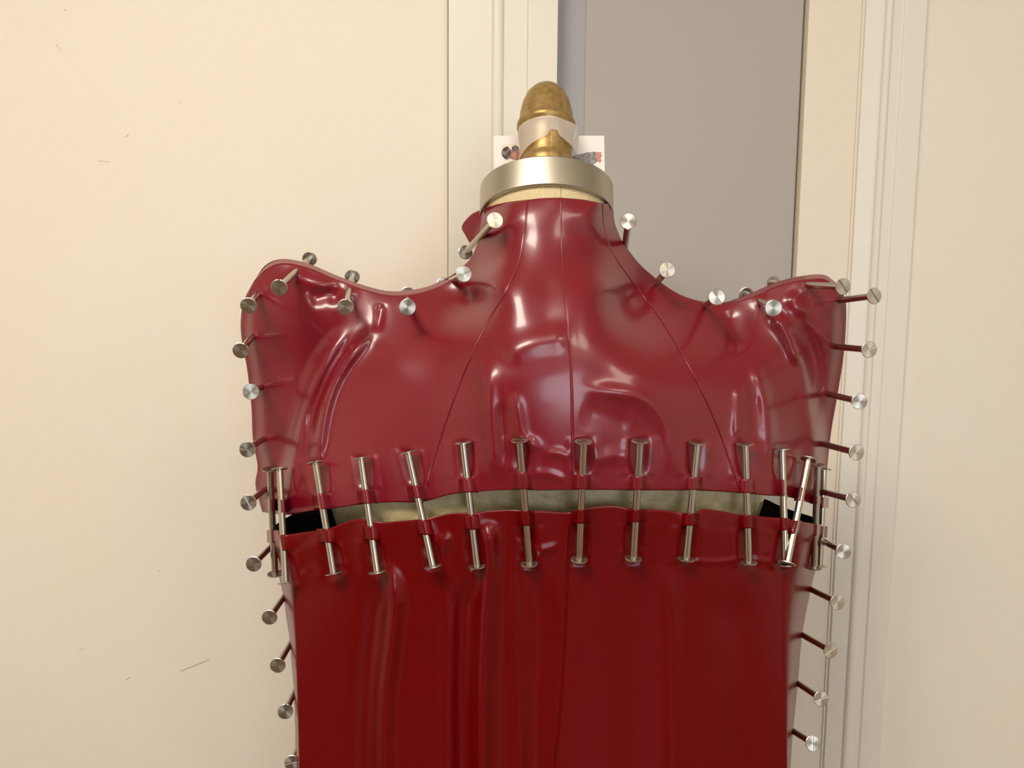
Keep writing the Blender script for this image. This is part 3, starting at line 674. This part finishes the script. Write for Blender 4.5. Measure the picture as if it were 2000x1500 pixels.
sh_w = [((545, 562), (577, 537), 1.5, (605, 505, .81)), ((675, 600), (682, 571), 1.3, (688, 540, .81)), ((796, 600), (795, 587), 2.2, (796, 574, .815)), ((906, 535), (884, 545), .3, (866, 556, .82)), ((967, 430), (943, 463), .75, (909, 493, .825))]
for i, (h, r, s, bk) in enumerate(sh_w):
    Yr = float(depth_upper(np.array([r[0]]), np.array([r[1]]))[0])
    edge_bolt(h, r, Yr, f'{ORD[i]} slotted bolt up the shoulder towards the neck on the plain wall side', s, back=bk)
sh_d = [((1647, 560), (1580, 557), 2.3, (1510, 553, .82)), ((1511, 602), (1485, 588), .7, (1457, 575, .82)), ((1400, 580), (1376, 597), 2.1, None), ((1303, 527), (1283, 552), 1.55, None), ((1227, 432), (1222, 472), 1.5, None)]
for i, (h, r, s, bk) in enumerate(sh_d):
    Yr = float(depth_upper(np.array([r[0]]), np.array([r[1]]))[0])
    edge_bolt(h, r, Yr, f'{ORD[i]} slotted bolt up the shoulder towards the neck on the doorway side', s, back=bk)

# ------------------------------------------------------------------ tape and card on the finial
def tape():
    ns = 72; V = []; nr = 10; off = .0012
    pr = np.array(fin_prof)
    for i in range(ns + 1):
        t = 2 * math.pi * i / ns                            # -pi/2 faces the viewer
        fr = math.cos(t + math.pi / 2)                      # 1 towards the viewer
        top = .0665
        x = math.cos(t)
        bot = .046 - .012 * max(0, -x) * 1.2 - .016 * max(0, x - .45) + (.006 if 0.02 < x < .42 else 0)
        for j in range(nr):
            h = bot + (top - bot) * j / (nr - 1)
            r = max(.0276, np.interp(h, pr[:, 1], pr[:, 0])) + off + .0006 * math.sin(5 * t + 3 * j / nr) + (.0035 * smooth((x - .6) / .4) if x > .6 else 0)
            V.append((r * math.cos(t), r * math.sin(t), h))
    o = mesh_obj('tape_wrap', V, grid_faces(ns + 1, nr), m_tape)
    o.location = RC; o.rotation_euler = (-TILT, 0, 0)
    tag(o, 'band of frosted translucent tape wrapped around the gold finial', 'tape')
tape()
card = empty('photo_card', tuple(P(1072, 320, .848)))
tag(card, 'small white card with a printed figure standing behind the steel neck ring', 'card')
YC = .848
def flat(name, pts, Y, m, th=.0006):
    k = len(pts); V = [P(x, y, Y) for x, y in pts] + [P(x, y, Y) + np.array([0, th, 0]) for x, y in pts]
    Fc = [tuple(range(k)), tuple(range(k, 2 * k))[::-1]] + [(i, i + k, (i + 1) % k + k, (i + 1) % k) for i in range(k)]
    o = mesh_obj(name, V, Fc, m, smooth=False); keep_parent(o, card); return o
flat('sheet', [(964, 265), (1180, 265), (1182, 400), (966, 400)], YC, m_card)
def blob(c, rx, ry, n=14, j=.12): return [(c[0] + rx * math.cos(2 * math.pi * i / n) * (1 + random.uniform(-j, j)), c[1] + ry * math.sin(2 * math.pi * i / n) * (1 + random.uniform(-j, j))) for i in range(n)]
flat('printed_patch', [(977, 283), (1008, 279), (1012, 300), (984, 306)], YC - .0003, m_pr5, .0002)
flat('printed_skin', [(988, 300), (1000, 291), (1012, 290), (1024, 300), (1026, 318), (1008, 312), (996, 309)], YC - .0006, m_pr2, .0002)
flat('printed_hair', blob((989, 298), 9, 12), YC - .0009, m_pr1, .0002)
flat('printed_hair', blob((1006, 290), 7, 6), YC - .0009, m_pr1, .0002)
flat('printed_cloth', [(1112, 307), (1128, 302), (1145, 298), (1162, 296), (1170, 300), (1170, 312), (1160, 320), (1148, 325), (1118, 312)], YC - .0006, m_pr3, .0002)
flat('printed_hand', [(1164, 297), (1175, 297), (1173, 300), (1176, 304), (1172, 307), (1175, 313), (1171, 317), (1166, 311)], YC - .0009, m_pr4, .0002)

# ------------------------------------------------------------------ lamps that light the room
for (x, y, s) in ((-0.62, -0.52, .7), (0.95, -0.9, .62)):
    lamp = empty('ceiling_lamp', (x, y, 2.75)); tag(lamp, 'square ceiling lamp panel with white frame, %s' % ('nearer the wide plain wall' if x < 0 else 'nearer the doorway side'), 'lamp', 'ceiling lamps')
    h = s / 2
    o = boxes('frame', [(x - h - .03, x - h, y - h - .03, y + h + .03, 2.68, 2.749), (x + h, x + h + .03, y - h - .03, y + h + .03, 2.68, 2.749), (x - h, x + h, y - h - .03, y - h, 2.68, 2.749), (x - h, x + h, y + h, y + h + .03, 2.68, 2.749)], m_trim); keep_parent(o, lamp)
    o = boxes('diffuser', [(x - h, x + h, y - h, y + h, 2.69, 2.70)], m_lamp); keep_parent(o, lamp)
